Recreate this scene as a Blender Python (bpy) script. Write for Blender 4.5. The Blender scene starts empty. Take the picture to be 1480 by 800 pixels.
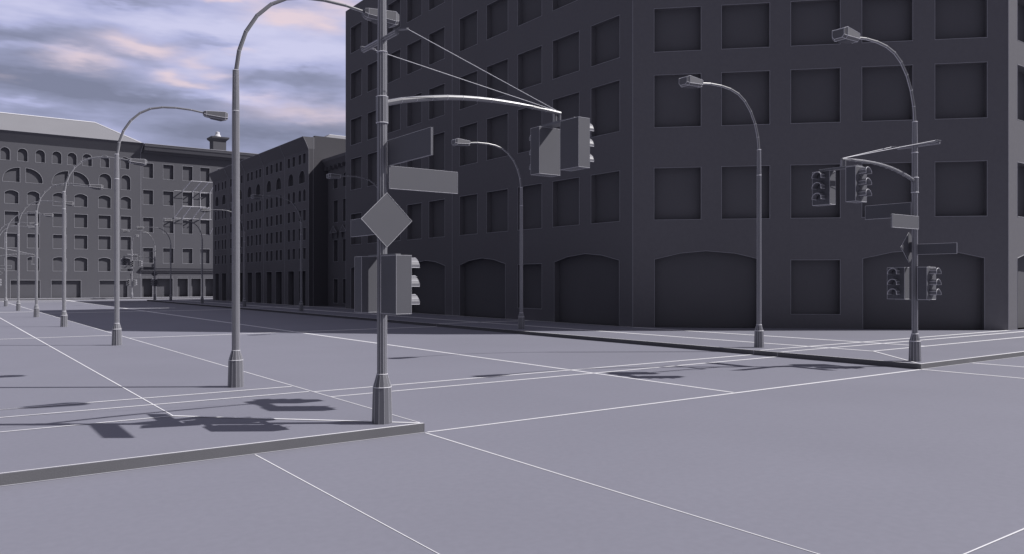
import bpy, bmesh, math, random
from mathutils import Vector, Matrix
random.seed(4)
sc = bpy.context.scene
COL = sc.collection
R = math.radians

# ---------------------------------------------------------------- materials
def mat(name, col, rough=0.8, var=0.04, scale=1.2, bump=0.0, metallic=0.0, spec=0.3, fine=0.03):
    m = bpy.data.materials.new(name); m.use_nodes = True
    nt = m.node_tree; b = nt.nodes['Principled BSDF']
    tc = nt.nodes.new('ShaderNodeTexCoord')
    n1 = nt.nodes.new('ShaderNodeTexNoise'); n1.inputs['Scale'].default_value = scale; n1.inputs['Detail'].default_value = 4
    n2 = nt.nodes.new('ShaderNodeTexNoise'); n2.inputs['Scale'].default_value = scale*40; n2.inputs['Detail'].default_value = 3
    nt.links.new(tc.outputs['Object'], n1.inputs['Vector']); nt.links.new(tc.outputs['Object'], n2.inputs['Vector'])
    r1 = nt.nodes.new('ShaderNodeMapRange'); r1.inputs['To Min'].default_value = 1-var; r1.inputs['To Max'].default_value = 1+var
    r1.inputs['From Min'].default_value = .3; r1.inputs['From Max'].default_value = .7
    r2 = nt.nodes.new('ShaderNodeMapRange'); r2.inputs['To Min'].default_value = 1-fine; r2.inputs['To Max'].default_value = 1+fine
    r2.inputs['From Min'].default_value = .3; r2.inputs['From Max'].default_value = .7
    nt.links.new(n1.outputs['Fac'], r1.inputs['Value']); nt.links.new(n2.outputs['Fac'], r2.inputs['Value'])
    mu = nt.nodes.new('ShaderNodeMath'); mu.operation = 'MULTIPLY'
    nt.links.new(r1.outputs['Result'], mu.inputs[0]); nt.links.new(r2.outputs['Result'], mu.inputs[1])
    vm = nt.nodes.new('ShaderNodeVectorMath'); vm.operation = 'SCALE'; vm.inputs[0].default_value = col
    nt.links.new(mu.outputs[0], vm.inputs['Scale'])
    nt.links.new(vm.outputs['Vector'], b.inputs['Base Color'])
    b.inputs['Roughness'].default_value = rough; b.inputs['Metallic'].default_value = metallic
    b.inputs['Specular IOR Level'].default_value = spec
    if bump:
        bp = nt.nodes.new('ShaderNodeBump'); bp.inputs['Strength'].default_value = bump; bp.inputs['Distance'].default_value = .01
        nt.links.new(n2.outputs['Fac'], bp.inputs['Height']); nt.links.new(bp.outputs['Normal'], b.inputs['Normal'])
    return m

M_ROAD = mat('road_concrete', (.227, .228, .279), .75, .03, .25, spec=.25)
M_PAVE = mat('pavement_concrete', (.220, .221, .270), .75, .03, .35, spec=.25)
M_WALL = mat('grey_render', (.17, .168, .193), .85, .03, .15, bump=.1, spec=.15)
M_WALLF = mat('pale_grey_render', (.115, .115, .132), .85, .03, .15, bump=.1, spec=.15)
M_WALLD = mat('dark_grey_render', (.150, .148, .166), .85, .03, .15, bump=.1, spec=.15)
M_ROOF = mat('roof_sheet', (.24, .24, .265), .8, .03, .3)
M_METAL = mat('painted_steel', (.155, .156, .178), .38, .03, 2.0, spec=.6, fine=.02)
M_SIGN = mat('sign_plate_paint', (.112, .113, .130), .6, .02, 2.0, spec=.3, fine=.02)
M_HOOD = mat('visor_paint', (.20, .20, .225), .45, .02, 2.0, spec=.5, fine=.02)
M_KERB = mat('shaded_kerb_side', (.150, .150, .163), .85, .05, 1.5, bump=.2, spec=.2, fine=.08)  # low light on the kerb's side faces put into a darker colour
M_PANEL = mat('recess_shade_panel', (.124, .123, .138), .85, .04, .4, spec=.15)  # shade inside the window recesses put into an even, darker panel colour
M_PANELD = mat('deep_recess_shade_panel', (.07, .07, .08), .8, .04, .4, spec=.2)  # deeper recess shade put into a near-black panel colour
M_HEAD = mat('lamp_housing_paint', (.135, .135, .15), .45, .03, 2.0, spec=.5)
M_GABLE = mat('dimmed_gable_render', (.098, .096, .110), .85, .04, .15, bump=.1, spec=.15)  # weak grazing light on the side wall put into a darker wall colour
M_LINE = mat('white_wire_line', (.80, .80, .84), .6, .03, 3.0)
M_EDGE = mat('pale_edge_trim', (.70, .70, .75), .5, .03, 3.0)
M_EDGEB = mat('grey_wire_line', (.33, .33, .37), .6, .03, 3.0)

# ---------------------------------------------------------------- helpers
def tag(o, label=None, cat=None, group=None, kind=None):
    if label: o['label'] = label
    if cat: o['category'] = cat
    if group: o['group'] = group
    if kind: o['kind'] = kind
    return o

def empty(name, loc=(0, 0, 0), rz=0.0):
    o = bpy.data.objects.new(name, None); COL.objects.link(o)
    o.location = loc; o.rotation_euler = (0, 0, rz); o.empty_display_size = .3
    return o

class MB:
    """collects faces with a material slot index"""
    def __init__(self): self.v = []; self.f = []; self.m = []
    def face(self, pts, mi=0):
        i = len(self.v); self.v += [tuple(p) for p in pts]; self.f.append(list(range(i, i+len(pts)))); self.m.append(mi)
    def poly(self, pts, mi=0): self.face(pts, mi)
    def box(self, a, b, mi=0):
        (x0, y0, z0), (x1, y1, z1) = a, b
        c = [(x0,y0,z0),(x1,y0,z0),(x1,y1,z0),(x0,y1,z0),(x0,y0,z1),(x1,y0,z1),(x1,y1,z1),(x0,y1,z1)]
        self.hull(c, [(0,3,2,1),(4,5,6,7),(0,1,5,4),(1,2,6,5),(2,3,7,6),(3,0,4,7)], mi)
    def hull(self, c, faces, mi=0):
        i = len(self.v); self.v += [tuple(p) for p in c]
        for f in faces: self.f.append([i+k for k in f]); self.m.append(mi)
    def rings(self, rings, mi=0, cap=True, closed=True):
        i = len(self.v); n = len(rings[0])
        for r in rings: self.v += [tuple(p) for p in r]
        for a in range(len(rings)-1):
            for k in range(n if closed else n-1):
                q = (k+1) % n
                self.f.append([i+a*n+k, i+a*n+q, i+(a+1)*n+q, i+(a+1)*n+k]); self.m.append(mi)
        if cap:
            self.f.append([i+k for k in range(n)][::-1]); self.m.append(mi)
            self.f.append([i+(len(rings)-1)*n+k for k in range(n)]); self.m.append(mi)
    def bar(self, a, b, r, mi=0, n=4, r2=None, ph=0.0):
        a = Vector(a); b = Vector(b); d = (b-a)
        if d.length < 1e-6: return
        d.normalize(); up = Vector((0, 0, 1)) if abs(d.z) < .9 else Vector((1, 0, 0))
        s = d.cross(up).normalized(); t = s.cross(d)
        r2 = r if r2 is None else r2
        def ring(c, rr): return [c+(s*math.cos(ph+2*math.pi*k/n)+t*math.sin(ph+2*math.pi*k/n))*rr for k in range(n)]
        self.rings([ring(a, r), ring(b, r2)], mi)
    def sweep(self, pts, r, N, closed=True, mi=0, n=4, rr=None):
        """mitred tube along a polyline lying in a plane of normal N"""
        pts = [Vector(p) for p in pts]; N = Vector(N).normalized(); m = len(pts); rings = []
        for i, p in enumerate(pts):
            dp = (p-pts[i-1]).normalized() if (i or closed) else None
            dn = (pts[(i+1) % m]-p).normalized() if (i < m-1 or closed) else None
            if dp is None: dp = dn
            if dn is None: dn = dp
            s1 = dp.cross(N); s2 = dn.cross(N); s = (s1+s2).normalized()
            k = 1/max(.35, s.dot(s1)); q = r if rr is None else rr[i]
            rings.append([p+(s*k*math.cos(2*math.pi*j/n)+N*math.sin(2*math.pi*j/n))*q for j in range(n)])
        if closed: rings.append(rings[0])
        self.rings(rings, mi, cap=not closed)
    def build(self, name, mats, parent=None, merge=True, smooth=False, loc=None):
        me = bpy.data.meshes.new(name); me.from_pydata([tuple(v) for v in self.v], [], self.f)
        if not isinstance(mats, (list, tuple)): mats = [mats]
        for m in mats: me.materials.append(m)
        me.polygons.foreach_set('material_index', self.m)
        if merge:
            bm = bmesh.new(); bm.from_mesh(me); bmesh.ops.remove_doubles(bm, verts=bm.verts, dist=1e-5)
            bmesh.ops.recalc_face_normals(bm, faces=bm.faces)
            bm.to_mesh(me); bm.free()
        if smooth: me.polygons.foreach_set('use_smooth', [True]*len(me.polygons))
        me.update()
        o = bpy.data.objects.new(name, me); COL.objects.link(o)
        if parent is not None: o.parent = parent
        if loc is not None: o.location = loc
        return o

def copy_tree(o, parent=None):
    c = o.copy(); COL.objects.link(c)
    if parent is not None: c.parent = parent; c.matrix_parent_inverse = o.matrix_parent_inverse.copy()
    for ch in [x for x in bpy.data.objects if x.parent == o]: copy_tree(ch, c)
    return c

# ---------------------------------------------------------------- camera
H = 2.45; FPX = 1146.0; CX, CY = 740.0, 407.0
TH = math.atan2(831, 1146)
cam = bpy.data.cameras.new('camera'); co = bpy.data.objects.new('camera', cam); COL.objects.link(co)
co.location = (0, 0, H); co.rotation_euler = (R(90), 0, -TH)
cam.sensor_fit = 'HORIZONTAL'; cam.sensor_width = 36; cam.lens = 36*FPX/1480
cam.shift_y = (CY-400)/1480
cam.clip_start = .1; cam.clip_end = 3000
sc.camera = co
CAM = Vector((0, 0, H))
def wr(p, k=.00085):
    """how wide a wire line is at a place: widens with distance from the camera"""
    return (Vector(p)-CAM).length*k

# ---------------------------------------------------------------- ground
KX0, KX1, KY0, KY1, KH = 6.43, 22.40, 11.30, 112.8, .15
FY = 126.6            # far kerb
g = MB(); g.face([(-400, -250, 0), (500, -250, 0), (500, 500, 0), (-400, 500, 0)])
tag(g.build('road', M_ROAD), kind='structure')
def slab(a, b, c, d):
    m = MB(); m.face([(a, b, KH), (c, b, KH), (c, d, KH), (a, d, KH)])
    q = [(a, b), (c, b), (c, d), (a, d)]
    for i in range(4):
        p0, p1 = q[i], q[(i+1) % 4]; m.face([(*p0, -.05), (*p1, -.05), (*p1, KH), (*p0, KH)], 1)
    return tag(m.build('pavement', [M_PAVE, M_KERB]), kind='structure')
slab(-160, KY0, KX0, KY1); slab(KX1, KY0, 200, KY1); slab(-160, FY, 200, 200)

def strip(m, p, q, z, k=.00068, cut=None):
    """flat wire line; its half width grows with distance from the camera"""
    p = Vector((p[0], p[1], 0)); q = Vector((q[0], q[1], 0)); d = q-p; L = d.length; d.normalize()
    n = max(1, int(L/6)); s = Vector((-d.y, d.x, 0))
    prev = None
    for i in range(n+1):
        c = p+d*(L*i/n); v = (c-Vector((0, 0, 0)))
        dist = max(2.5, v.length)
        # a line seen along its own length needs more width than one seen side on
        w = min(.14, dist*k*1.05)
        vd = v.normalized(); sn = abs(vd.dot(s)); hh = H/dist
        f = 1/max(.16, math.sqrt(sn*0+ (abs(vd.dot(d)))**2*1.0 + (sn*hh)**2)) if False else 1.0
        w2 = w*f
        a, b = c-s*w2, c+s*w2
        if prev: m.face([(prev[0].x, prev[0].y, z), (a.x, a.y, z), (b.x, b.y, z), (prev[1].x, prev[1].y, z)])
        prev = (a, b)
def xline(m, y, x0, x1, z, k=None):
    """line along x; seen nearly edge-on, so it is broader on the ground"""
    dist = math.hypot((x0+x1)/2, y); 
    n = max(1, int(abs(x1-x0)/5))
    for i in range(n):
        a = x0+(x1-x0)*i/n; b = x0+(x1-x0)*(i+1)/n
        def w(x):
            d = max(3, x*math.sin(TH)+y*math.cos(TH)); return min(.5, d*d/H/FPX*.86*(k or 1))*(.52 if d < 16 else .44 if d < 22 else .37 if d < 50 else .5)
        m.face([(a, y-w(a), z), (b, y-w(b), z), (b, y+w(b), z), (a, y+w(a), z)])
def yline(m, x, y0, y1, z, k=None):
    n = max(1, int(abs(y1-y0)/5))
    for i in range(n):
        a = y0+(y1-y0)*i/n; b = y0+(y1-y0)*(i+1)/n
        def w(y):
            d = max(3, x*math.sin(TH)+y*math.cos(TH))
            # apparent slope of the line in the picture sets its ground width
            X = x*math.cos(TH)-y*math.sin(TH); u = FPX*X/d; sl = abs((H/ d*FPX)/(u+831.)) if abs(u+831) > 1 else 1
            ppm = FPX/d
            perp = ppm*math.cos(TH)*math.sin(math.atan(sl)) + ppm*H/d*math.sin(TH)*math.cos(math.atan(sl))
            return min(.22, .50/max(perp, .5)*(k or 1)*(1 if d < 22 else .82 if d < 40 else .62))
        m.face([(x-w(a), a, z), (x+w(a), a, z), (x+w(b), b, z), (x-w(b), b, z)])
rm = MB(); Z = .004
yline(rm, 3.66, -3, KY0-.03, Z); yline(rm, 6.43, -4.5, KY0-.03, Z); yline(rm, 14.33, KY0+.08, 126.4, Z)
xline(rm, KY0-.005, KX0+.05, KX1-.02, Z+.001); xline(rm, 16.0, KX0+.02, KX1-.02, Z+.002, .9); xline(rm, 16.95, KX0+.02, KX1-.02, Z+.002, .9)
xline(rm, 38.0, KX0+.02, KX1-.02, Z+.002, .7); xline(rm, 72.5, KX0+.02, KX1-.02, Z+.002, .5); xline(rm, 80.5, 14.5, 18.5, Z+.003, .45)
yline(rm, 22.40, -3, KY0-.03, Z+.002); yline(rm, 25.42, -3, KY0-.03, Z+.002)
xline(rm, 3.385, 6.6, 30, Z+.003)
xline(rm, 113.6, -10, 40, Z+.003, .6); xline(rm, 119, -10, 14, Z+.003, 1.4); xline(rm, 122.4, -10, 40, Z+.003, .9); xline(rm, 125.9, -10, 40, Z+.003, .8)
rm = rm.build('road_wire_lines', M_LINE, merge=False); tag(rm, kind='structure')  # mesh wire lines on the road, widened with distance from the camera
pm = MB(); Z = KH+.004; e = .012
# wire lines along the kerb top edges
xline(pm, KY0+.035, -14, KX0, Z); yline(pm, KX0-.03, KY0+.1, KY1, Z+.001, .62)
xline(pm, KY0+.05, KX1, 46, Z, .7); yline(pm, KX1+.02, KY0+.15, KY1, Z+.001, .35)
# west block wire lines
yline(pm, 3.29, 14.45, KY1, Z+.002); xline(pm, 14.45, -14, 3.29, Z+.003); xline(pm, 16.0, -14, KX0-.1, Z+.003); xline(pm, 17.0, -14, KX0-.1, Z+.003)
strip(pm, (3.29, 14.45), (6.38, 11.36), Z+.004, .0024)
xline(pm, 38.0, -14, KX0-.1, Z+.003, .7); xline(pm, 72, -14, KX0-.1, Z+.003, 1.0); xline(pm, 111, -14, KX0-.1, Z+.003, .7)
# east block wire lines
yline(pm, 25.3, 14.35, KY1, Z+.002); yline(pm, 28.78, 14.35, 29.2, Z+.002); yline(pm, 28.9, 29.4, KY1, Z+.002, .5)
xline(pm, 14.35, 25.3, 60, Z+.003, .75); xline(pm, 15.95, KX1+.1, 60, Z+.003, .75); xline(pm, 16.75, KX1+.1, 41.5, Z+.004, .75)
strip(pm, (25.3, 14.35), (22.48, 11.42), Z+.005, .0013)
xline(pm, 38, KX1+.1, 28.9, Z+.003, .7); xline(pm, 72.5, KX1+.1, 28.9, Z+.003, .5); xline(pm, 111, KX1+.1, 60, Z+.003, .3)
xline(pm, 129.5, -10, 45, Z+.003, 1.1); xline(pm, 132.7, -10, 45, Z+.003, .9)
tag(pm.build('pavement_wire_lines', M_LINE, merge=False), kind='structure')  # mesh wire lines on the pavement, widened the same way
# wire lines at the kerb foot and upright on its face
km = MB()
km.bar((KX0, KY0, 0.006), (KX0, KY0, KH), .006, n=4); km.bar((-14, KY0-.004, 0.005), (KX0, KY0-.004, .005), .007, n=4)
for yy in (16.0, 16.95, 38.0): km.bar((KX1-.002, yy, .004), (KX1-.002, yy, KH), .012)
km.bar((KX1, KY0-.006, .005), (60, KY0-.006, .005), .010, n=4)
tag(km.build('kerb_wire_lines', M_EDGEB, merge=False), kind='structure')

# ---------------------------------------------------------------- facades
class Facade:
    def __init__(self, parent, o, u, n, length, height, z0=KH):
        self.p = parent; self.o = Vector((o[0], o[1], 0)); self.u = Vector((u[0], u[1], 0)).normalized()
        self.n = Vector((n[0], n[1], 0)).normalized(); self.L = length; self.H = height; self.z0 = z0; self.ops = []
    def P(self, s, z, d=0): return self.o+self.u*s+self.n*d+Vector((0, 0, z))
    def add(self, s0, s1, z0, z1, shape='rect', depth=.35, rise=None, name='window', parts=True):
        self.ops.append((s0, s1, z0, z1, shape, depth, rise, name, parts))
    def outline(self, op):
        s0, s1, z0, z1, sh, d, rise = op[:7]
        w = s1-s0; n = 8
        if sh == 'rect': top = [(s0, z1), (s1, z1)]
        elif sh == 'round':
            ry = min(w/2, z1-z0-.05); zs = z1-ry
            top = [(s0+w/2-w/2*math.cos(math.pi*i/n), zs+ry*math.sin(math.pi*i/n)) for i in range(n+1)]
        elif sh == 'seg':
            zs = z1-rise; top = []
            for i in range(n+1):
                t = i/n; top.append((s0+w*t, zs+rise*(1-(2*t-1)**2)))
        elif sh == 'poly4':   # low arch drawn with four straight pieces
            zs = z1-rise; top = [(s0, zs), (s0+w*.25, zs+rise*.72), (s0+w*.5, z1), (s0+w*.78, zs+rise*.68), (s1, zs)]
        elif sh == 'halfL':
            zs = z0+.35; top = [(s0+w*(1-math.cos(math.pi/2*i/n)), zs+(z1-zs)*math.sin(math.pi/2*i/n)) for i in range(n+1)]
        elif sh == 'halfR':
            zs = z0+.35; top = [(s1-w*(1-math.cos(math.pi/2*i/n)), zs+(z1-zs)*math.sin(math.pi/2*i/n)) for i in range(n, -1, -1)]
        return top
    def make(self, m, trim=.03, wallmat=None, seams=(), edge=None, rest=None, limit=None):
        S = sorted(set([0, self.L]+[o[0] for o in self.ops]+[o[1] for o in self.ops]))
        Zs = sorted(set([self.z0, self.H]+[o[2] for o in self.ops]+[o[3] for o in self.ops]))
        def inside(s, z): return any(o[0] < s < o[1] and o[2] < z < o[3] for o in self.ops)
        for i in range(len(S)-1):
            j = 0
            while j < len(Zs)-1:
                if inside((S[i]+S[i+1])/2, (Zs[j]+Zs[j+1])/2): j += 1; continue
                k = j
                while k+1 < len(Zs)-1 and not inside((S[i]+S[i+1])/2, (Zs[k+1]+Zs[k+2])/2): k += 1
                m.face([self.P(S[i], Zs[j]), self.P(S[i+1], Zs[j]), self.P(S[i+1], Zs[k+1]), self.P(S[i], Zs[k+1])])
                j = k+1
        for op in self.ops:
            s0, s1, z0, z1, sh, d, rise, name, parts = op
            top = self.outline(op)
            if sh != 'rect':
                for a, b in zip(top, top[1:]):
                    if b[0]-a[0] < 1e-6: continue
                    pts = [self.P(*a), self.P(*b), self.P(b[0], z1), self.P(a[0], z1)]
                    if abs(a[1]-z1) < 1e-6: pts = pts[:3]
                    elif abs(b[1]-z1) < 1e-6: pts = [pts[0], pts[1], pts[3]]
                    m.face(pts)
            loop = [(s0, z0)]+top+[(s1, z0)]
            loop = [q for i, q in enumerate(loop) if i == 0 or (abs(q[0]-loop[i-1][0])+abs(q[1]-loop[i-1][1])) > 1e-4]
            # reveal and blank panel
            w = MB() if parts else rest[0]
            n = len(loop)
            for i in range(n):
                a, b = loop[i], loop[(i+1) % n]
                w.face([self.P(*a), self.P(*b), self.P(b[0], b[1], -d), self.P(a[0], a[1], -d)])
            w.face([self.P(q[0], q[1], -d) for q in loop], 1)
            t = MB() if parts else rest[1]
            r = wr(self.P((s0+s1)/2, (z0+z1)/2))*trim
            if z0 > self.z0+.05: t.sweep([self.P(*q) for q in loop], r, self.n)
            else: t.sweep([self.P(*q) for q in loop], r, self.n, closed=False)
            if parts:
                wo = w.build(name, wallmat, self.p); t.build('edge_wire', M_EDGEB, wo)  # thin strip drawing the wire line around the opening

def prism(m, pts, z0, z1, mi=0, top=True, bottom=True, sides=True):
    n = len(pts)
    if sides:
        for i in range(n):
            a, b = pts[i], pts[(i+1) % n]; m.face([(a[0], a[1], z0), (b[0], b[1], z0), (b[0], b[1], z1), (a[0], a[1], z1)], mi)
    if top: m.face([(p[0], p[1], z1) for p in pts], mi)
    if bottom: m.face([(p[0], p[1], z0) for p in pts][::-1], mi)

# ---- the chamfered corner block
blk = empty('office_building', (40, 40, KH))
tag(blk, 'large dark grey corner block with blank square windows, low arches and a cut-off street corner', 'building')
def under(parent, o):
    o.parent = parent; o.matrix_parent_inverse = Matrix.Translation(parent.location).inverted(); return o
class Off:
    """gives child meshes written in world coordinates their parent's offset"""
TOP = 26.1; CYL = 29.4; CL = 17.80; q = CL/math.sqrt(2)
NEWB = []
def wallbuild(m, parent, name='wall', mats=None):
    return m.build(name, mats, parent)
wm = MB()
fl = Facade(blk, (29, CYL), (0, 1), (-1, 0), 64.8-CYL, TOP)
rows = [(5.6, 8.26), (10.33, 13.02), (14.2, 16.43), (18.18, 20.43), (22.15, 24.4)]
lc = [(30.36, 32.62), (33.6, 35.97), (36.98, 39.4), (40.42, 42.82), (43.9, 46.12), (48.07, 50.3), (51.34, 53.62), (54.66, 56.8), (58.25, 60.5), (61.57, 63.77)]
for a, b in lc:
    for z0, z1 in rows: fl.add(a-CYL, b-CYL, z0, z1)
for a, b in ((30.4, 35.82), (40.7, 46.1), (48.02, 53.5), (58.3, 63.75)): fl.add(a-CYL, b-CYL, KH, 3.98, 'poly4', .4, .42, 'archway')
for a, b in ((36.98, 39.4), (54.66, 56.8)): fl.add(a-CYL, b-CYL, .87, 3.5)
fc = Facade(blk, (29, CYL), (1, -1), (-1, -1), CL, TOP)
for i in range(5):
    s = 1.08+3.36*i
    for z0, z1 in rows: fc.add(s, s+2.35, z0, z1)
fc.add(1.1, 6.25, KH, 4.0, 'poly4', .4, .42, 'archway'); fc.add(7.8, 10.15, .86, 3.52); fc.add(11.2, 16.75, KH, 4.0, 'poly4', .4, .42, 'archway')
RX, RY = 29+q, CYL-q
fr = Facade(blk, (RX, RY), (1, 0), (0, -1), 35, TOP)
for i in range(3):
    s = 1.02+3.41*i
    for z0, z1 in rows: fr.add(s, s+2.38, z0, z1, depth=.6)
fr.add(1.02, 6.3, KH, 4.0, 'poly4', .6, .42, 'archway')
# the parent sits away from the origin: write children in its local space
def shift(f, par): f.o = f.o-Vector(par.location); f.local = Vector(par.location); return f
for f in (fl, fc, fr):
    f.P = (lambda f: (lambda s, z, d=0: f.o+f.u*s+f.n*d+Vector((0, 0, z))-Vector(f.p.location)))(f)
_wr = wr
def wr(p, k=.00085): return _wr(p, k)
class Wrap: pass
def make_building(par, facs, poly, top, wallmat, trims, roofmat, tm=.62):
    m = MB(); L = Vector(par.location)
    for f in facs:
        f.P = (lambda f: (lambda s, z, d=0: f.o+f.u*s+f.n*d+Vector((0, 0, z))-L))(f)
    return m
def finish_facades(par, facs, wallmat, rest=None, k=.00085, panel=None):
    L = Vector(par.location); m = MB()
    global wr
    def wr(p, kk=None): return _wr(Vector(p)+L, k)
    for f in facs:
        f.P = (lambda f: (lambda s, z, d=0: f.o+f.u*s+f.n*d+Vector((0, 0, z))-L))(f)
        f.make(m, trim=.5, wallmat=[wallmat, panel or wallmat], rest=rest)
    return m, L
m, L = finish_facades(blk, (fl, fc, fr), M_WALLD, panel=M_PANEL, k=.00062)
def plainwall(m, L, a, b, z0, z1): m.face([Vector((a[0], a[1], z0))-L, Vector((b[0], b[1], z0))-L, Vector((b[0], b[1], z1))-L, Vector((a[0], a[1], z1))-L])
cor = [(29, 64.8), (29, CYL), (RX, RY), (RX+35, RY), (RX+35, 64.8)]
plainwall(m, L, cor[3], cor[4], KH, TOP); plainwall(m, L, cor[4], cor[0], KH, TOP)
m.build('wall', M_WALLD, blk)
rf = MB(); rf.face([Vector((x, y, TOP))-L for x, y in cor]); rf.build('roof', M_ROOF, blk)
ed = MB()
for (x, y, r) in ((29, CYL, .016), (RX, RY, .018), (29, 47.07, .018), (29, 64.8, .02)): ed.bar(Vector((x, y, KH))-L, Vector((x, y, TOP))-L, r)
ed.sweep([Vector((x, y, TOP))-L for x, y in cor], .02, (0, 0, 1))
ed.build('corner_wire', M_EDGEB, blk)  # wire lines along the wall corners and roof edge

# ---- recessed narrow building between the blocks
nb = empty('narrow_building', (35, 69, KH)); tag(nb, 'dark narrow set-back building with pedimented windows beside the big corner block', 'building')
f = Facade(nb, (30.95, 64.81), (0, 1), (-1, 0), 73.34-64.81, 13.6)
for a, b in ((65.2, 66.2), (67.2, 68.2), (68.75, 69.8), (70.95, 72.02)):
    a -= 64.81; b -= 64.81
    f.add(a, b, .46, 2.78, depth=.25); f.add(a, b, 4.34, 6.42, depth=.25); f.add(a, b, 8.1, 10.22, depth=.25); f.add(a, b, 11.35, 12.7, 'round', .25)
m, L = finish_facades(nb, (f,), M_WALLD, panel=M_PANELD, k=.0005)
c = [(30.95, 73.34), (30.95, 64.81), (45, 64.81), (45, 73.34)]
for i in (1, 2, 3): plainwall(m, L, c[i], c[(i+1) % 4], KH, 13.6)
m.build('wall', M_WALLD, nb)
def band(m, L, a, b, n, z0, z1, out, out2=None, mi=0):
    """moulded band along a wall, closed prism; out at the foot, out2 at the head"""
    out2 = out if out2 is None else out2; a = Vector((a[0], a[1], 0)); b = Vector((b[0], b[1], 0)); n = Vector((n[0], n[1], 0))
    def ring(p): return [p-n*.02+Vector((0, 0, z0))-L, p+n*out+Vector((0, 0, z0))-L, p+n*out2+Vector((0, 0, z1))-L, p-n*.02+Vector((0, 0, z1))-L]
    m.rings([ring(a), ring(b)], mi)
cm = MB(); band(cm, L, (30.95, 64.83), (30.95, 73.32), (-1, 0), 13.55, 14.0, .25, .55); band(cm, L, (30.95, 64.83), (30.95, 73.32), (-1, 0), 14.003, 14.3, .6, .62)
for i in range(9):
    y = 65.1+i*.98; cm.box(Vector((30.5, y, 13.2))-L, Vector((30.96, y+.16, 13.56))-L)
cm.build('cornice', M_WALLD, nb)
rf = MB(); rf.face([Vector((x, y, 14.25))-L for x, y in c]); rf.build('roof', M_ROOF, nb)
for a, b in ((65.2, 66.2), (67.2, 68.2), (68.75, 69.8), (70.95, 72.02)):
    p = MB(); y0, y1 = a-.25, b+.25; ym = (a+b)/2
    X = 30.97
    tri = [(y0, 7.1), (y1, 7.1), (ym, 7.75)]
    p.rings([[Vector((X, y, z))-L for y, z in tri], [Vector((X-.28, y, z))-L for y, z in tri]])
    for yy in (a-.1, b-.06): p.box(Vector((X-.2, yy, 6.6))-L, Vector((X, yy+.16, 7.09))-L)
    p.sweep([Vector((X-.285, y, z))-L for y, z in tri], .022, (1, 0, 0), mi=1)
    p.build('pediment', [M_WALLD, M_EDGEB], nb)
ed = MB(); ed.bar(Vector((30.94, 68.2, 2.7))-L, Vector((30.94, 68.95, .5))-L, .02); ed.build('brace_rod', M_EDGEB, nb)

# ---- mid block along the east side
mb = empty('apartment_block', (38, 89, KH)); tag(mb, 'dark five-bay apartment block with paired slit windows under a flared cornice', 'building')
f = Facade(mb, (29, 73.35), (0, 1), (-1, 0), 32.7, 15.25)
rest = (MB(), MB())
for k in range(5):
    o = 6.54*k
    for a, b in ((.77, 1.5), (1.97, 2.7), (3.6, 4.34), (4.97, 5.72)):
        f.add(o+a, o+b, 13.95, 14.93, depth=.25)
        f.add(o+a, o+b, 10.28, 11.47, 'round', .25)
        for z0, z1 in ((8.36, 9.45), (6.46, 7.68), (4.62, 5.73)): f.add(o+a, o+b, z0, z1, depth=.25)
    for a, b in ((.96, 2.58), (4.0, 5.56)): f.add(o+a, o+b, 12.06, 13.33, 'round', .25, None, 'arched_window')
    for a, b in ((.77, 2.68), (3.87, 5.6)): f.add(o+a, o+b, KH, 3.48, 'rect', .5, None, 'shopfront')
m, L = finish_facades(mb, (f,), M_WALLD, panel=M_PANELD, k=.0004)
c = [(29, 106.05), (29, 73.35), (50, 73.35), (50, 106.05)]
for i in (2, 3): plainwall(m, L, c[i], c[(i+1) % 4], KH, 15.25)
m.build('wall', M_WALLD, mb)
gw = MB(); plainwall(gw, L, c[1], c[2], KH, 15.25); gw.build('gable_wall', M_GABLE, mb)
cm = MB()
ca = [(29, 106.05), (29, 73.35)]
cm.rings([[Vector((29.0, y, 15.25))-L, Vector((28.45, y, 16.36))-L, Vector((29.6, y, 16.40))-L, Vector((29.6, y, 15.25))-L] for y in (106.05, 73.35)])
for k in range(6):
    y = 73.35+6.54*k; cm.sweep([Vector((28.99, y, 15.2))-L, Vector((28.44, y, 16.37))-L], .022, (0, 1, 0), closed=False, mi=1)
cm.sweep([Vector((28.44, 73.35, 16.37))-L, Vector((28.44, 106.05, 16.37))-L], .02, (0, 0, 1), closed=False, mi=1)
cm.build('cornice', [M_WALLD, M_EDGEB], mb)
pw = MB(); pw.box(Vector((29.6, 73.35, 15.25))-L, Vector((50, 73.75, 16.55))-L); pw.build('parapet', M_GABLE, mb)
pw = MB(); pw.box(Vector((29.6, 73.76, 15.26))-L, Vector((29.9, 106.05, 16.3))-L); pw.build('parapet', M_WALLD, mb)
rf = MB(); B = [(29.92, 73.8), (50, 73.8), (50, 106), (29.92, 106)]; T = [(33.6, 79.2), (46, 79.2), (46, 100), (33.6, 100)]
for i in range(4):
    j = (i+1) % 4; rf.face([Vector((*B[i], 15.9))-L, Vector((*B[j], 15.9))-L, Vector((*T[j], 17.95))-L, Vector((*T[i], 17.95))-L])
rf.face([Vector((*p, 17.95))-L for p in T])
rf.sweep([Vector((*p, 17.95))-L for p in T], .045, (0, 0, 1), mi=1)
rf.build('roof', [M_ROOF, M_EDGE], mb)
ed = MB()
for k in range(6): ed.bar(Vector((28.995, 73.35+6.54*k, KH))-L, Vector((28.995, 73.35+6.54*k, 15.2))-L, .02)
ed.bar(Vector((29.45, 73.35, KH))-L, Vector((29.45, 73.35, 16.5))-L, .018)
ed.build('corner_wire', M_EDGEB, mb)

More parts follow.
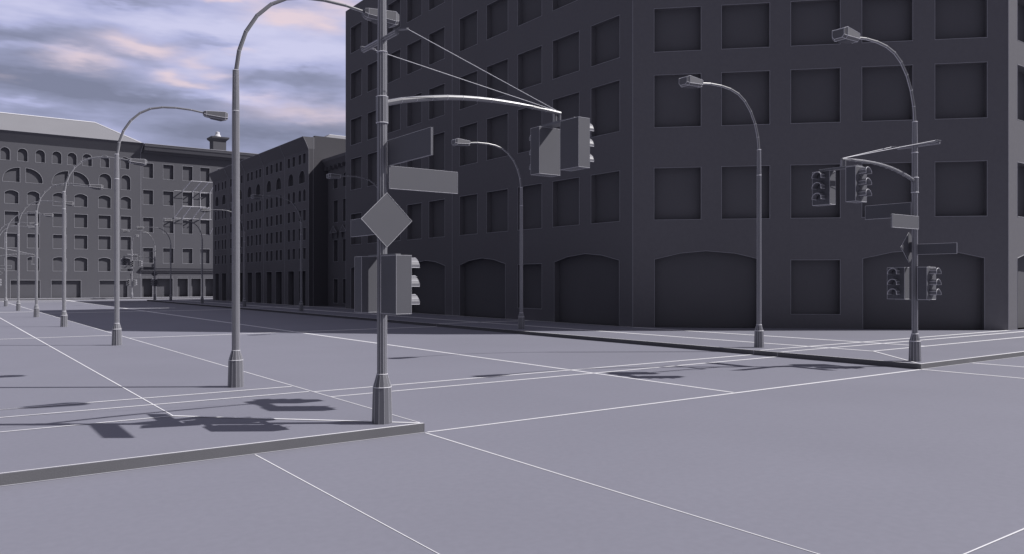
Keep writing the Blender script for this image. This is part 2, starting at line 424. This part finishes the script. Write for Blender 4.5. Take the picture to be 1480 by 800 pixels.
# ---- far building with arches and hip roof
FB = 133.5
ab = empty('arcaded_building', (12, 142, KH)); tag(ab, 'grey far building with rows of round arches, twin lunettes and a pale hipped roof', 'building')
f = Facade(ab, (-9, FB), (1, 0), (0, -1), 34.55, 22.3)
o = 9
for a, b in ((1.3, 2.5), (3.3, 4.5), (5.25, 6.5), (7.22, 8.42), (9.3, 10.58), (11.52, 12.75), (13.61, 14.85), (15.57, 16.83), (17.56, 18.85), (19.95, 21.2), (22.75, 24.0)):
    f.add(o+a, o+b, 19.7, 21.55, 'round', .28)
for a, b, s in ((1.3, 3.4, 'halfL'), (4.1, 6.2, 'halfR'), (7.5, 9.62, 'halfL'), (10.32, 12.45, 'halfR'), (13.6, 15.72, 'halfL'), (16.38, 18.5, 'halfR')):
    f.add(o+a, o+b, 16.65, 18.78, s, .28, None, 'lunette_window')
for a, b in ((19.74, 21.48), (22.78, 24.15)): f.add(o+a, o+b, 16.5, 18.8, 'round', .28)
for a, b in ((1.5, 3.2), (4.4, 6.1), (7.75, 9.47), (10.5, 12.05), (13.72, 15.48), (16.5, 18.25), (19.69, 21.4), (22.75, 24.22)):
    f.add(o+a, o+b, 13.55, 15.5, 'seg', .28, .35); f.add(o+a, o+b, 10.45, 12.45, depth=.28); f.add(o+a, o+b, 7.26, 9.32, depth=.28); f.add(o+a, o+b, 3.95, 6.05, 'seg', .28, .25)
for a, b in ((1.5, 6.1), (8.46, 12.1), (13.52, 17.38), (19.83, 23.75)): f.add(o+a, o+b, KH, 2.76, 'rect', .35, None, 'shopfront')
m, L = finish_facades(ab, (f,), M_WALLF, k=.00042)
c = [(-9, FB), (25.55, FB), (25.55, 151), (-9, 151)]
for i in (1, 2, 3): plainwall(m, L, c[i], c[(i+1) % 4], KH, 22.3)
m.build('wall', M_WALLF, ab)
cm = MB(); cm.rings([[Vector((x, FB, 22.3))-L, Vector((x+dx, FB-.75, 23.85))-L, Vector((x+dx, FB+.6, 23.88))-L, Vector((x, FB+.6, 22.3))-L] for x, dx in ((-9, 0), (25.55, .35))])
cm.sweep([Vector((25.56, FB-.01, 22.3))-L, Vector((25.91, FB-.76, 23.85))-L], .045, (1, .4, 0), closed=False, mi=1)
cm.sweep([Vector((-9, FB-.76, 23.85))-L, Vector((25.9, FB-.76, 23.85))-L], .035, (0, 0, 1), closed=False, mi=1)
cm.build('cornice', [M_WALLF, M_EDGEB], ab)
rf = MB(); e0 = FB-.4; RZ = 27.2; ry = 138.3
A, B_, C_, D_ = Vector((-9, e0, 23.9)), Vector((25.6, e0, 23.9)), Vector((25.6, 151, 23.9)), Vector((-9, 151, 23.9))
P1, P2, P3, P4 = Vector((-5, ry, RZ)), Vector((19.95, ry, RZ)), Vector((19.95, 146, RZ)), Vector((-5, 146, RZ))
for qd in ((A, B_, P2, P1), (B_, C_, P3, P2), (C_, D_, P4, P3), (D_, A, P1, P4), (P1, P2, P3, P4), (A, D_, C_, B_)): rf.face([v-L for v in qd])
rf.bar(P1-L, P2-L, .11, 1); rf.bar(P2-L, B_-L, .11, 1)
rf.build('roof', [M_ROOF, M_EDGE], ab)

# ---- far plain building
pb = empty('flat_roofed_building', (35, 142, KH)); tag(pb, 'grey far building with square windows and a fire escape beside the hip-roofed one', 'building')
f = Facade(pb, (25.56, FB), (1, 0), (0, -1), 22.4, 22.6)
for a, b in ((25.9, 27.4), (28.83, 30.42), (31.75, 33.3), (34.45, 35.97), (37.2, 38.7), (40.0, 41.5), (42.8, 44.3)):
    a -= 25.56; b -= 25.56
    for z0, z1 in ((18.55, 20.9), (14.42, 16.7), (10.05, 12.4), (5.3, 7.7)): f.add(a, b, z0, z1, depth=.32)
for a, b in ((25.75, 27.3), (27.85, 30.3), (30.95, 32.6), (33.05, 34.6), (35.2, 36.7), (37.3, 38.9), (39.5, 41.1)): f.add(a-25.56, b-25.56, KH, 3.1, 'rect', .75, None, 'shopfront')
m, L = finish_facades(pb, (f,), M_WALLF, k=.00042)
c = [(25.56, FB), (47.96, FB), (47.96, 151), (25.56, 151)]
for i in (1, 2, 3): plainwall(m, L, c[i], c[(i+1) % 4], KH, 22.6)
m.build('wall', M_WALLF, pb)
cm = MB(); band(cm, L, (25.95, FB), (47.96, FB), (0, -1), 22.4, 22.75, .3, .35); band(cm, L, (25.95, FB), (47.96, FB), (0, -1), 22.755, 23.35, .9, 1.1); band(cm, L, (25.95, FB), (47.96, FB), (0, -1), 23.355, 23.75, 1.15, 1.2)
cm.bar(Vector((25.95, FB-1.2, 23.75))-L, Vector((47.9, FB-1.2, 23.75))-L, .05, 1)
cm.build('cornice', [M_WALLF, M_EDGEB], pb)
bm_ = MB(); band(bm_, L, (25.6, FB), (47.9, FB), (0, -1), 3.87, 4.1, .18); band(bm_, L, (25.6, FB), (47.9, FB), (0, -1), 4.103, 4.5, .3, .4); band(bm_, L, (25.6, FB), (47.9, FB), (0, -1), 4.503, 4.65, .45)
bm_.build('string_course', M_WALLF, pb)
rf = MB(); rf.box(Vector((25.57, FB+.02, 22.6))-L, Vector((47.95, 150.9, 23.6))-L); rf.build('roof', M_ROOF, pb)
ch = MB(); cx, cy = 39.1, 139.8; ch.box(Vector((cx-1.15, cy-1.1, 23.6))-L, Vector((cx+1.0, cy+1.1, 26.5))-L)
ch.rings([[Vector((cx+sx*w-.05, cy+sy*w, z))-L for sx, sy in ((-1, -1), (1, -1), (1, 1), (-1, 1))] for w, z in ((1.1, 26.45), (1.45, 26.8), (1.5, 27.05), (1.2, 27.12))])
co_ = ch.build('chimney', M_WALLF, pb)
pt = MB(); pt.rings([[Vector((cx-.15+rr*math.cos(t*math.pi/5), cy-.1+rr*math.sin(t*math.pi/5), z))-L for t in range(10)] for rr, z in ((.62, 27.1), (.55, 27.35), (.38, 27.6), (.34, 28.0), (.1, 28.1))])
pt.build('chimney_pot', M_EDGE, co_)
ed = MB()
for x in (25.60, 30.48): ed.bar(Vector((x, FB, KH if x < 26 else 7.6))-L, Vector((x, FB, 22.3 if x < 26 else 14.9))-L, .035)
ed.build('corner_wire', M_EDGEB, pb)
fe = MB()
def W3(x, z, out=0): return Vector((x, FB-out-.02, z))-L
r_ = .055
for zl, zu, base in ((16.85, 18.4, (31.75, 33.3, 34.45, 35.97)), (12.5, 14.35, (30.5, 31.75, 33.3, 34.45))):
    xs = base
    fe.bar(W3(30.5, zl), W3(36.3, zl), r_*.6)
    for x in xs: fe.bar(W3(x, zl), W3(x+.95 if x < 35.5 else x+.5, zu, 1.6), r_*1.5)
    fe.bar(W3(xs[0]+.95, zu, 1.6), W3(xs[-1]+.5, zu, 1.6), r_*.7)
for x in (33.3, 34.45): fe.bar(W3(x, 14.35, .05), W3(x, 16.85, .05), r_*.8)
fe.bar(W3(36.0, 16.85), W3(36.0, 12.5), r_*.8); fe.bar(W3(36.0, 10.1), W3(36.9, 13.0, 1.6), r_)
fe.build('fire_escape', M_EDGE, pb)

# ---------------------------------------------------------------- lamps
NS = 12
def prof_ring(r, z, n=NS, ph=None):
    ph = math.pi/NS if ph is None else ph
    return [Vector((r*math.cos(ph+2*math.pi*k/n), r*math.sin(ph+2*math.pi*k/n), z)) for k in range(n)]
def fluted(name, prof, parent, er, ringzs=()):
    m = MB(); m.rings([prof_ring(r, z) for r, z in prof])
    for i in range(len(prof)-1):
        for k in range(NS): m.bar(prof_ring(*prof[i])[k], prof_ring(*prof[i+1])[k], er*.45, 1)
    for r, z in prof:
        if any(abs(z-q) < .001 for q in ringzs): m.sweep(prof_ring(r, z), er*1.5, (0, 0, 1), mi=1)
    return m.build(name, [M_METAL, M_EDGE], parent, merge=False)
ARM = [(0, 7.05), (.07, 7.54), (.22, 7.99), (.47, 8.40), (.79, 8.72), (1.14, 8.92), (1.57, 9.03), (2.04, 9.07), (2.6, 9.06), (3.12, 9.0)]
def lamp_parts(root, er):
    """everything is written with the foot at z = 0 (photo heights minus the kerb)"""
    K = -KH
    fluted('pedestal', [(.168, 0), (.152, .72+K+.02), (.09, .95+K)], root, er, (.72+K+.02, .95+K))
    fluted('pole', [(.082, .95+K), (.078, 6.2+K), (.066, 7.1+K)], root, er, (6.2+K, 7.1+K))
    a = MB(); pts = [Vector((x, 0, z+K)) for x, z in ARM]; rr = [.046-.014*i/(len(pts)-1) for i in range(len(pts))]
    a.sweep(pts, .04, (0, 1, 0), closed=False, n=8, rr=rr)
    for i, p in enumerate(pts[1:-1], 1):
        d = (pts[i+1]-pts[i-1]).normalized(); s = d.cross(Vector((0, 1, 0))); q = rr[i]+er*.2
        a.sweep([p+(s*math.cos(2*math.pi*j/8)+Vector((0, 1, 0))*math.sin(2*math.pi*j/8))*q for j in range(8)], er*.55, d, mi=1)
    q = [p+(((pts[min(i+1, len(pts)-1)]-pts[max(i-1, 0)]).normalized()).cross(Vector((0, 1, 0))))*-rr[i] for i, p in enumerate(pts)]
    a.sweep(q, .01, (0, 1, 0), closed=False, mi=1, rr=[er*.95]*len(q))
    a.build('arm', [M_METAL, M_EDGE], root, merge=False)
    h = MB(); st = [(3.06, .10, 9.06, 8.90), (3.14, .135, 9.07, 8.86), (3.84, .215, 9.10, 8.80), (3.94, .17, 9.06, 8.83)]
    def rg(x, w, zt, zb):
        zb2 = zb+.07
        return [Vector((x, -w, zt+K)), Vector((x, w, zt+K)), Vector((x, w, zb2+K)), Vector((x, w-.06, zb+K)), Vector((x, -w+.06, zb+K)), Vector((x, -w, zb2+K))]
    rs = [rg(*s) for s in st]; h.rings(rs)
    for a_, b_ in zip(rs, rs[1:]):
        for k in range(6): h.bar(a_[k], b_[k], er*.8, 1)
    for r_ in rs[1:]:
        for k in range(6): h.bar(r_[k], r_[(k+1) % 6], er*.8, 1)
    ho = h.build('lamp_head', [M_HEAD, M_EDGE], root, merge=False)
    l = MB(); l.rings([[Vector((3.3, -.09, 8.845+K)), Vector((3.8, -.13, 8.80+K)), Vector((3.8, .13, 8.80+K)), Vector((3.3, .09, 8.845+K))],
                       [Vector((3.34, -.07, 8.80+K)), Vector((3.76, -.11, 8.765+K)), Vector((3.76, .11, 8.765+K)), Vector((3.34, .07, 8.80+K))]])
    l.build('lens', M_SIGN, ho)

def make_lamp(er, loc=(0, 0, 0), rz=0):
    root = empty('street_lamp', loc, rz); lamp_parts(root, er); return root

def signal_head(root, er, loc, rz):
    """three-lamp head facing local +x"""
    b = MB(); D, W, HH = .135, .26, .45; b.box((-D, -W, -HH), (D, W, HH))
    c = [(sx*D, sy*W, sz*HH) for sx in (-1, 1) for sy in (-1, 1) for sz in (-1, 1)]
    for i in range(8):
        for j in range(i+1, 8):
            if sum(abs(c[i][k]-c[j][k]) > .001 for k in range(3)) == 1: b.bar(c[i], c[j], er*.55, 1)
    o = b.build('signal_head', [M_SIGN, M_EDGE], root, merge=False); o.location = loc; o.rotation_euler = (0, 0, rz)
    for z in (.29, 0.005, -.28):
        v = MB(); n = 10; r0, r1 = .128, .135
        # open hood: shorter at the top, longest at the sides, open underneath
        angs = [R(-12+204*i/n) for i in range(n+1)]
        def arc(x, r, sh=0): return [Vector((x-sh*max(0, math.sin(t)), r*math.cos(t), r*math.sin(t))) for t in angs]
        a0, a1 = arc(D, r0), arc(D+.215, r1, .025)
        b0, b1 = arc(D, r0-.012), arc(D+.215, r1-.012, .025)
        v.rings([a0, a1, b1, b0], closed=False, cap=False)
        for k in range(0, n+1, 2): v.bar(a0[k], a1[k], er*.8, 1)
        for k in range(n): v.bar(a1[k], a1[k+1], er*.75, 1)
        vo = v.build('visor', [M_HOOD, M_EDGE], o, merge=False); vo.location = (0, 0, z)
        l = MB(); l.rings([[Vector((x, rr*math.cos(2*math.pi*k/16), rr*math.sin(2*math.pi*k/16))) for k in range(16)] for x, rr in ((D-.01, .112), (D+.012, .112), (D+.03, .07), (D+.034, .01))])
        lo = l.build('lens', M_SIGN, o); lo.location = (0, 0, z)
    return o

def plate(name, root, er, a, b, t, axis):
    """thin rectangular plate from a to b (x or y run, z), thickness t"""
    m = MB(); m.box(a, b)
    xs, ys, zs = (a[0], b[0]), (a[1], b[1]), (a[2], b[2])
    c = [(x, y, z) for x in xs for y in ys for z in zs]
    for i in range(8):
        for j in range(i+1, 8):
            if sum(abs(c[i][k]-c[j][k]) > 1e-6 for k in range(3)) == 1:
                L_ = max(abs(c[i][k]-c[j][k]) for k in range(3))
                if L_ > .1: m.bar(c[i], c[j], er*.42, 1)
    return m.build(name, [M_SIGN, M_EDGE], root, merge=False)

def make_signal_lamp(er, loc=(0, 0, 0), rz=0, side=-1):
    root = empty('traffic_light', loc, rz); lamp_parts(root, er); K = -KH
    fluted('collar', [(.098, 5.04+K), (.098, 5.47+K)], root, er, (5.04+K, 5.47+K))
    a = MB(); P_ = [(.08, 5.38), (.35, 5.46), (.63, 5.52), (.94, 5.58), (1.24, 5.63), (1.55, 5.665), (1.86, 5.69), (2.17, 5.705), (2.47, 5.71), (2.79, 5.71), (3.1, 5.70), (3.42, 5.69), (3.77, 5.67)]
    pts = [Vector((x, 0, z+K)) for x, z in P_]; rr = [.052-.018*i/12 for i in range(13)]
    a.sweep(pts, .04, (0, 1, 0), closed=False, n=8, rr=rr)
    for i, p in enumerate(pts[1:-1], 1):
        a.sweep([p+(Vector((0, 1, 0))*math.sin(2*math.pi*j/8)+Vector((0, 0, 1))*math.cos(2*math.pi*j/8))*(rr[i]+er*.2) for j in range(8)], er*.6, (1, 0, 0), mi=1)
    for j in (1, 3):
        for i in range(12): a.bar(pts[i]+Vector((0, (-1 if j < 2 else 1)*.7*rr[i], .7*rr[i])), pts[i+1]+Vector((0, (-1 if j < 2 else 1)*.7*rr[i+1], .7*rr[i+1])), er*.6, 1)
    ao = a.build('signal_arm', [M_METAL, M_EDGE], root, merge=False)
    b = MB(); b.bar((3.60, 0, 5.465+K), (3.60, 0, 5.66+K), .018, 0, 8); b.bar((3.755, 0, 5.465+K), (3.755, 0, 5.66+K), .022, 0, 8); b.bar((3.68, .03, 5.465+K), (3.68, .03, 5.66+K), .03, 0, 8); b.box((3.55, -.66, 5.425+K), (3.79, .45, 5.469+K))
    b.bar((3.772, -.015, 5.47+K), (3.772, -.015, 5.66+K), er*1.2, 1)
    b.bar((3.77, -.66, 5.47+K), (3.77, .45, 5.47+K), er*.6, 1)
    b.build('hanger', [M_METAL, M_EDGE], root, merge=False)
    signal_head(root, er, (3.60, -.63, 4.97+K), 0); signal_head(root, er, (3.70, .365, 4.97+K), R(90))
    for zz in (2.862, 1.925):
        b = MB(); b.box((-.045, -.56, zz+K), (.045, .42, zz+.028+K)); b.build('bracket', M_METAL, root)
    signal_head(root, er, (-.005, -.50, 2.407+K), 0); signal_head(root, er, (-.01, .335, 2.407+K), R(90))
    ya, yb = sorted((side*.125, side*.095)); plate('street_sign', root, er, (.02 if side > 0 else .07, ya, 3.965+K), (1.38+(.1 if side > 0 else 0), yb, 4.335+K), .03, 'x')
    plate('street_sign', root, er, (.07, -1.47, 4.34+K), (.10, -.06, 4.755+K), .03, 'y')
    plate('street_sign', root, er, (-.015, .07, 3.23+K), (.015, 1.18, 3.53+K), .03, 'y')
    d = MB(); s = .455; cz = 3.445+K
    q_ = [(-s, cz), (0, cz-s*.97), (s, cz), (0, cz+s*.97)]
    d.rings([[Vector((x, -.175, z)) for x, z in q_], [Vector((x, -.15, z)) for x, z in q_]])
    d.sweep([Vector((x, -.177, z)) for x, z in q_], er*.6, (0, 1, 0), mi=1)
    d.box((-.03, -.149, cz-.15), (.03, -.06, cz+.15))
    d.build('diamond_sign', [M_SIGN, M_EDGE], root, merge=False)
    c = MB(); zc = 6.40+K
    c.bar((0, -.52, zc), (0, .71, zc), .042, 0, 6)
    for k in range(6):
        t = 2*math.pi*k/6; c.bar((.042*math.sin(t), -.52, zc+.042*math.cos(t)), (.042*math.sin(t), .71, zc+.042*math.cos(t)), er*.5, 1)
    y = .70; c.box((-.05, y-.03, zc+.043), (.22, y+.03, zc+.06)); c.bar((-.05, y, zc+.06), (.22, y, zc+.06), er*.6, 1)
    c.hull([(-.05, -.49, zc+.03), (.02, -.46, zc+.03), (.15, -.64, zc+.03), (.09, -.67, zc+.03), (-.05, -.49, zc+.05), (.02, -.46, zc+.05), (.15, -.64, zc+.05), (.09, -.67, zc+.05)], [(0,3,2,1),(4,5,6,7),(0,1,5,4),(1,2,6,5),(2,3,7,6),(3,0,4,7)])
    c.bar((-.04, -.48, zc+.052), (.13, -.66, zc+.052), er*.8, 1)
    c.build('cross_bar', [M_METAL, M_EDGE], root, merge=False)
    for xx, y in ((.11, -.64), (.18, .70)):
        w = MB(); w.bar((xx, y, zc+.045), (3.72, 0, 5.70+K), min(.0058*er/.0045, .008)); w.build('guy_wire', M_EDGE, root)
    w = MB(); w.sweep(prof_ring(.085, 6.2+K), er*1.4, (0, 0, 1)); w.build('pole_ring', M_EDGE, root)
    return root

lw, le = 5.33, 23.45
W = 'street lamps along the left pavement'; Eg = 'street lamps along the right pavement'
def lab(o, t, cat, grp): o['label'] = t; o['category'] = cat; o['group'] = grp
near = make_lamp(.0050, (lw, 17.72, KH), 0); lab(near, 'large grey lamp on the left pavement with its curved top touching the upper picture edge', 'street lamp', W)
mid = make_lamp(.0085, (lw, 32.0, KH), 0); lab(mid, 'grey lamp on the left pavement, second from the camera, head against the sky', 'street lamp', W)
far = make_lamp(.0105, (lw, 46.9, KH), 0); lab(far, 'grey lamp on the left pavement, third from the camera, head before the upper arches', 'street lamp', W)
ords = ['fourth', 'fifth', 'sixth', 'seventh']
for i, y in enumerate((61.0, 75.4, 89.8, 104.2)):
    c_ = copy_tree(far); c_.location = (lw, y, KH); lab(c_, 'grey lamp on the left pavement, %s from the camera in the row' % ords[i], 'street lamp', W)
e1 = copy_tree(mid); e1.location = (23.53, 17.57, KH); e1.rotation_euler = (0, 0, R(180)); lab(e1, 'grey lamp before the wide low arch of the chamfered corner, beside the right traffic light', 'street lamp', Eg)
for i, (y, t) in enumerate(((31.55, 'grey lamp in front of the dark block, midway between the two near traffic lights'),
                            (46.3, 'dark grey lamp of which only the arm shows left of the near traffic light pole'),
                            (60.9, 'slim grey lamp standing before the near end of the dark five-bay apartment block'),
                            (75.3, 'grey lamp before the apartment block, nearly hidden behind the big left lamp pole'),
                            (90.0, 'thin grey lamp before the fire escape building, just left of the dark apartment block'),
                            (104.4, 'smallest thin grey lamp on the right pavement, beside the far diamond sign'))):
    c_ = copy_tree(far if i > 0 else mid); c_.location = (le, y, KH); c_.rotation_euler = (0, 0, R(180)); lab(c_, t, 'street lamp', Eg)
TG = 'traffic lights on lamp posts at the crossings'
t1 = make_signal_lamp(.0045, (5.90, 11.76, KH), 0); lab(t1, 'large traffic light post with diamond sign and name plates at the near left kerb corner', 'traffic light', TG)
t2 = make_signal_lamp(.0085, (23.08, 11.82, KH), R(180), 1); lab(t2, 'traffic light post with visored heads and blank plates at the right kerb corner', 'traffic light', TG)
t3 = make_signal_lamp(.012, (23.2, 112.1, KH), R(180)); lab(t3, 'tiny far traffic light post with dark diamond sign at the end of the right pavement', 'traffic light', TG)
t4 = copy_tree(t3); t4.location = (23.2, 127.2, KH); t4.rotation_euler = (0, 0, R(-90)); lab(t4, 'tiny bright traffic light post across the far street before the arcaded building', 'traffic light', TG)
t5 = copy_tree(t3); t5.location = (5.8, 111.5, KH); t5.rotation_euler = (0, 0, 0); lab(t5, 'far traffic light whose arm and plates enter at the left picture edge, its post outside', 'traffic light', TG)

# ---------------------------------------------------------------- light and sky
AZ = (.825, -.565); EL = R(43.6)
sd = Vector((AZ[0]*math.cos(EL), AZ[1]*math.cos(EL), math.sin(EL)))
sun = bpy.data.lights.new('sun', 'SUN'); sun.energy = 4.6; sun.angle = R(.5); sun.color = (1.0, .97, .95)
so = bpy.data.objects.new('sun', sun); COL.objects.link(so); so.rotation_euler = sd.to_track_quat('Z', 'Y').to_euler(); so.location = (30, -20, 40)
w = bpy.data.worlds.new('World'); w.cycles.sampling_method = 'MANUAL'; w.cycles.sample_map_resolution = 512; sc.world = w; w.use_nodes = True; nt = w.node_tree; N = nt.nodes; N.clear()
out = N.new('ShaderNodeOutputWorld'); sky = N.new('ShaderNodeTexSky'); sky.sky_type = 'NISHITA'; sky.sun_disc = False
sky.sun_elevation = EL; sky.sun_rotation = math.atan2(AZ[0], AZ[1])
bg = N.new('ShaderNodeBackground'); bg.inputs['Strength'].default_value = .05; nt.links.new(sky.outputs[0], bg.inputs['Color'])
tc = N.new('ShaderNodeTexCoord'); mp = N.new('ShaderNodeMapping'); mp.inputs['Scale'].default_value = (1.0, 1.0, 4.2)
nt.links.new(tc.outputs['Generated'], mp.inputs['Vector'])
def noise(scale, det, rough, off, vec=mp):
    n = N.new('ShaderNodeTexNoise'); n.inputs['Scale'].default_value = scale; n.inputs['Detail'].default_value = det; n.inputs['Roughness'].default_value = rough
    a = N.new('ShaderNodeVectorMath'); a.operation = 'ADD'; a.inputs[1].default_value = off; nt.links.new(vec.outputs[0], a.inputs[0]); nt.links.new(a.outputs[0], n.inputs['Vector']); return n
def ramp(src, stops):
    r = N.new('ShaderNodeValToRGB'); nt.links.new(src, r.inputs['Fac']); el = r.color_ramp.elements
    while len(el) < len(stops): el.new(.5)
    for e_, (p, c_) in zip(el, stops): e_.position = p; e_.color = (*c_, 1)
    return r
n1 = noise(3.2, 5, .55, (3.1, 1.7, .4)); n2 = noise(5.5, 4, .5, (7.3, 2.2, 5.5)); n3 = noise(1.1, 2, .5, (1.0, 9.0, 2.0))
vn = N.new('ShaderNodeVectorMath'); vn.operation = 'NORMALIZE'; nt.links.new(tc.outputs['Generated'], vn.inputs[0])
dt = N.new('ShaderNodeVectorMath'); dt.operation = 'DOT_PRODUCT'; dt.inputs[1].default_value = Vector((.20, .93, .25)).normalized(); nt.links.new(vn.outputs[0], dt.inputs[0])
lob = N.new('ShaderNodeMapRange'); lob.interpolation_type = 'SMOOTHSTEP'; lob.inputs['From Min'].default_value = .68; lob.inputs['From Max'].default_value = .93
lob.inputs['To Min'].default_value = 0; lob.inputs['To Max'].default_value = 1; nt.links.new(dt.outputs['Value'], lob.inputs['Value'])
base = ramp(n1.outputs['Fac'], [(.30, (.225, .24, .35)), (.42, (.33, .35, .52)), (.52, (.48, .50, .76)), (.64, (.66, .66, .90))])
def M(op, a, b=None, clamp=False):
    n = N.new('ShaderNodeMath'); n.operation = op; n.use_clamp = clamp
    for i, q in enumerate((a, b)):
        if q is None: continue
        if isinstance(q, (int, float)): n.inputs[i].default_value = q
        else: nt.links.new(q, n.inputs[i])
    return n.outputs[0]
sp = N.new('ShaderNodeSeparateXYZ'); nt.links.new(vn.outputs[0], sp.inputs[0])
wx = noise(7.0, 4, .6, (4.0, 1.0, 2.0)); wy = noise(9.0, 4, .6, (9.0, 3.0, 6.0))
az = M('ADD', M('ARCTAN2', sp.outputs['X'], sp.outputs['Y']), M('MULTIPLY', M('SUBTRACT', wx.outputs['Fac'], .5), .11))
el_ = M('ADD', M('ARCSINE', sp.outputs['Z']), M('MULTIPLY', M('SUBTRACT', wy.outputs['Fac'], .5), .045))
def clouds(lst):
    tot = None
    for a, e, wa, we, amt in lst:
        d1 = M('MULTIPLY', M('SUBTRACT', az, a), 1/wa); d2 = M('MULTIPLY', M('SUBTRACT', el_, e), 1/we)
        r = M('MULTIPLY', M('EXPONENT', M('MULTIPLY', M('ADD', M('MULTIPLY', d1, d1), M('MULTIPLY', d2, d2)), -.9)), amt)
        tot = r if tot is None else M('ADD', tot, r)
    return tot
DARK = [(0.173, 0.309, 0.043, 0.007, 0.7), (0.079, 0.263, 0.039, 0.007, 0.6), (0.073, 0.22, 0.058, 0.012, 0.75), (0.152, 0.206, 0.094, 0.007, 0.7), (0.261, 0.278, 0.034, 0.006, 0.7), (0.223, 0.196, 0.124, 0.012, 0.6), (0.38, 0.248, 0.049, 0.007, 0.7), (0.347, 0.238, 0.049, 0.006, 0.5), (0.284, 0.18, 0.096, 0.01, 0.5), (0.131, 0.217, 0.028, 0.005, 0.35), (0.18, 0.25, 0.036, 0.005, 0.3), (0.404, 0.183, 0.034, 0.008, 0.3)]
LIGHT = [(0.131, 0.289, 0.107, 0.015, 0.5), (0.323, 0.266, 0.073, 0.017, 0.45), (0.223, 0.294, 0.084, 0.011, 0.4), (0.092, 0.248, 0.053, 0.005, 0.35), (0.066, 0.188, 0.019, 0.004, 0.5), (0.355, 0.213, 0.074, 0.007, 0.35), (0.284, 0.216, 0.047, 0.006, 0.4), (0.223, 0.245, 0.053, 0.008, 0.3)]
PINK = [(0.187, 0.264, 0.033, 0.008, 0.8), (0.131, 0.242, 0.028, 0.009, 0.7), (0.063, 0.218, 0.016, 0.004, 0.8), (0.216, 0.237, 0.016, 0.007, 0.75), (0.242, 0.228, 0.026, 0.005, 0.8), (0.253, 0.256, 0.019, 0.007, 0.5), (0.363, 0.311, 0.037, 0.009, 0.9), (0.292, 0.322, 0.031, 0.004, 0.8), (0.417, 0.303, 0.025, 0.013, 0.8), (0.292, 0.271, 0.014, 0.003, 0.6), (0.371, 0.202, 0.067, 0.011, 0.6), (0.315, 0.218, 0.024, 0.005, 0.4), (0.276, 0.242, 0.023, 0.004, 0.5), (0.421, 0.327, 0.025, 0.008, 0.7)]
breakup = N.new('ShaderNodeMapRange'); breakup.inputs['From Min'].default_value = .36; breakup.inputs['From Max'].default_value = .50; nt.links.new(n2.outputs['Fac'], breakup.inputs['Value'])
tone = M('ADD', M('SUBTRACT', M('ADD', n1.outputs['Fac'], M('MULTIPLY', clouds(LIGHT), .22)), M('MULTIPLY', clouds(DARK), .18)), M('MULTIPLY', M('SUBTRACT', sp.outputs['Z'], .17), .34))
nt.links.new(tone, base.inputs['Fac'])
pk = M('MULTIPLY', M('MULTIPLY', clouds(PINK), 1.25), breakup.outputs['Result'], True)

mx = N.new('ShaderNodeMix'); mx.data_type = 'RGBA'; mx.inputs[7].default_value = (.86, .70, .76, 1)
nt.links.new(base.outputs['Color'], mx.inputs[6])
m2 = N.new('ShaderNodeMath'); m2.operation = 'MULTIPLY'; m2.inputs[1].default_value = .92; nt.links.new(pk, m2.inputs[0]); nt.links.new(m2.outputs[0], mx.inputs[0])
bg2 = N.new('ShaderNodeBackground'); 
ov = N.new('ShaderNodeMix'); ov.data_type = 'RGBA'; ov.blend_type = 'MULTIPLY'; ov.inputs[0].default_value = 1; nt.links.new(mx.outputs[2], ov.inputs[6]); ov.inputs[7].default_value = (.42, .40, .34, 1)
wd = N.new('ShaderNodeVectorMath'); wd.operation = 'DOT_PRODUCT'; wd.inputs[1].default_value = Vector((-1, .25, .1)).normalized(); nt.links.new(vn.outputs[0], wd.inputs[0])
wr_ = N.new('ShaderNodeMapRange'); wr_.inputs['From Min'].default_value = .1; wr_.inputs['From Max'].default_value = .8; wr_.inputs['To Min'].default_value = 1.06; wr_.inputs['To Max'].default_value = .5; nt.links.new(wd.outputs['Value'], wr_.inputs['Value'])
ow = N.new('ShaderNodeVectorMath'); ow.operation = 'SCALE'; nt.links.new(ov.outputs[2], ow.inputs[0]); nt.links.new(wr_.outputs['Result'], ow.inputs['Scale'])
lm = N.new('ShaderNodeMix'); lm.data_type = 'RGBA'; nt.links.new(lob.outputs['Result'], lm.inputs[0]); nt.links.new(ow.outputs[0], lm.inputs[6]); nt.links.new(mx.outputs[2], lm.inputs[7])
nt.links.new(lm.outputs[2], bg2.inputs['Color']); bg2.inputs['Strength'].default_value = 1.0
ms = N.new('ShaderNodeMixShader'); ms.inputs[0].default_value = .9
nt.links.new(bg.outputs[0], ms.inputs[1]); nt.links.new(bg2.outputs[0], ms.inputs[2]); nt.links.new(ms.outputs[0], out.inputs['Surface'])

sc.view_settings.view_transform = 'Standard'; sc.view_settings.look = 'None'; sc.view_settings.exposure = 0; sc.view_settings.gamma = 1
sc.view_settings.use_curve_mapping = False
sc.cycles.use_denoising = True
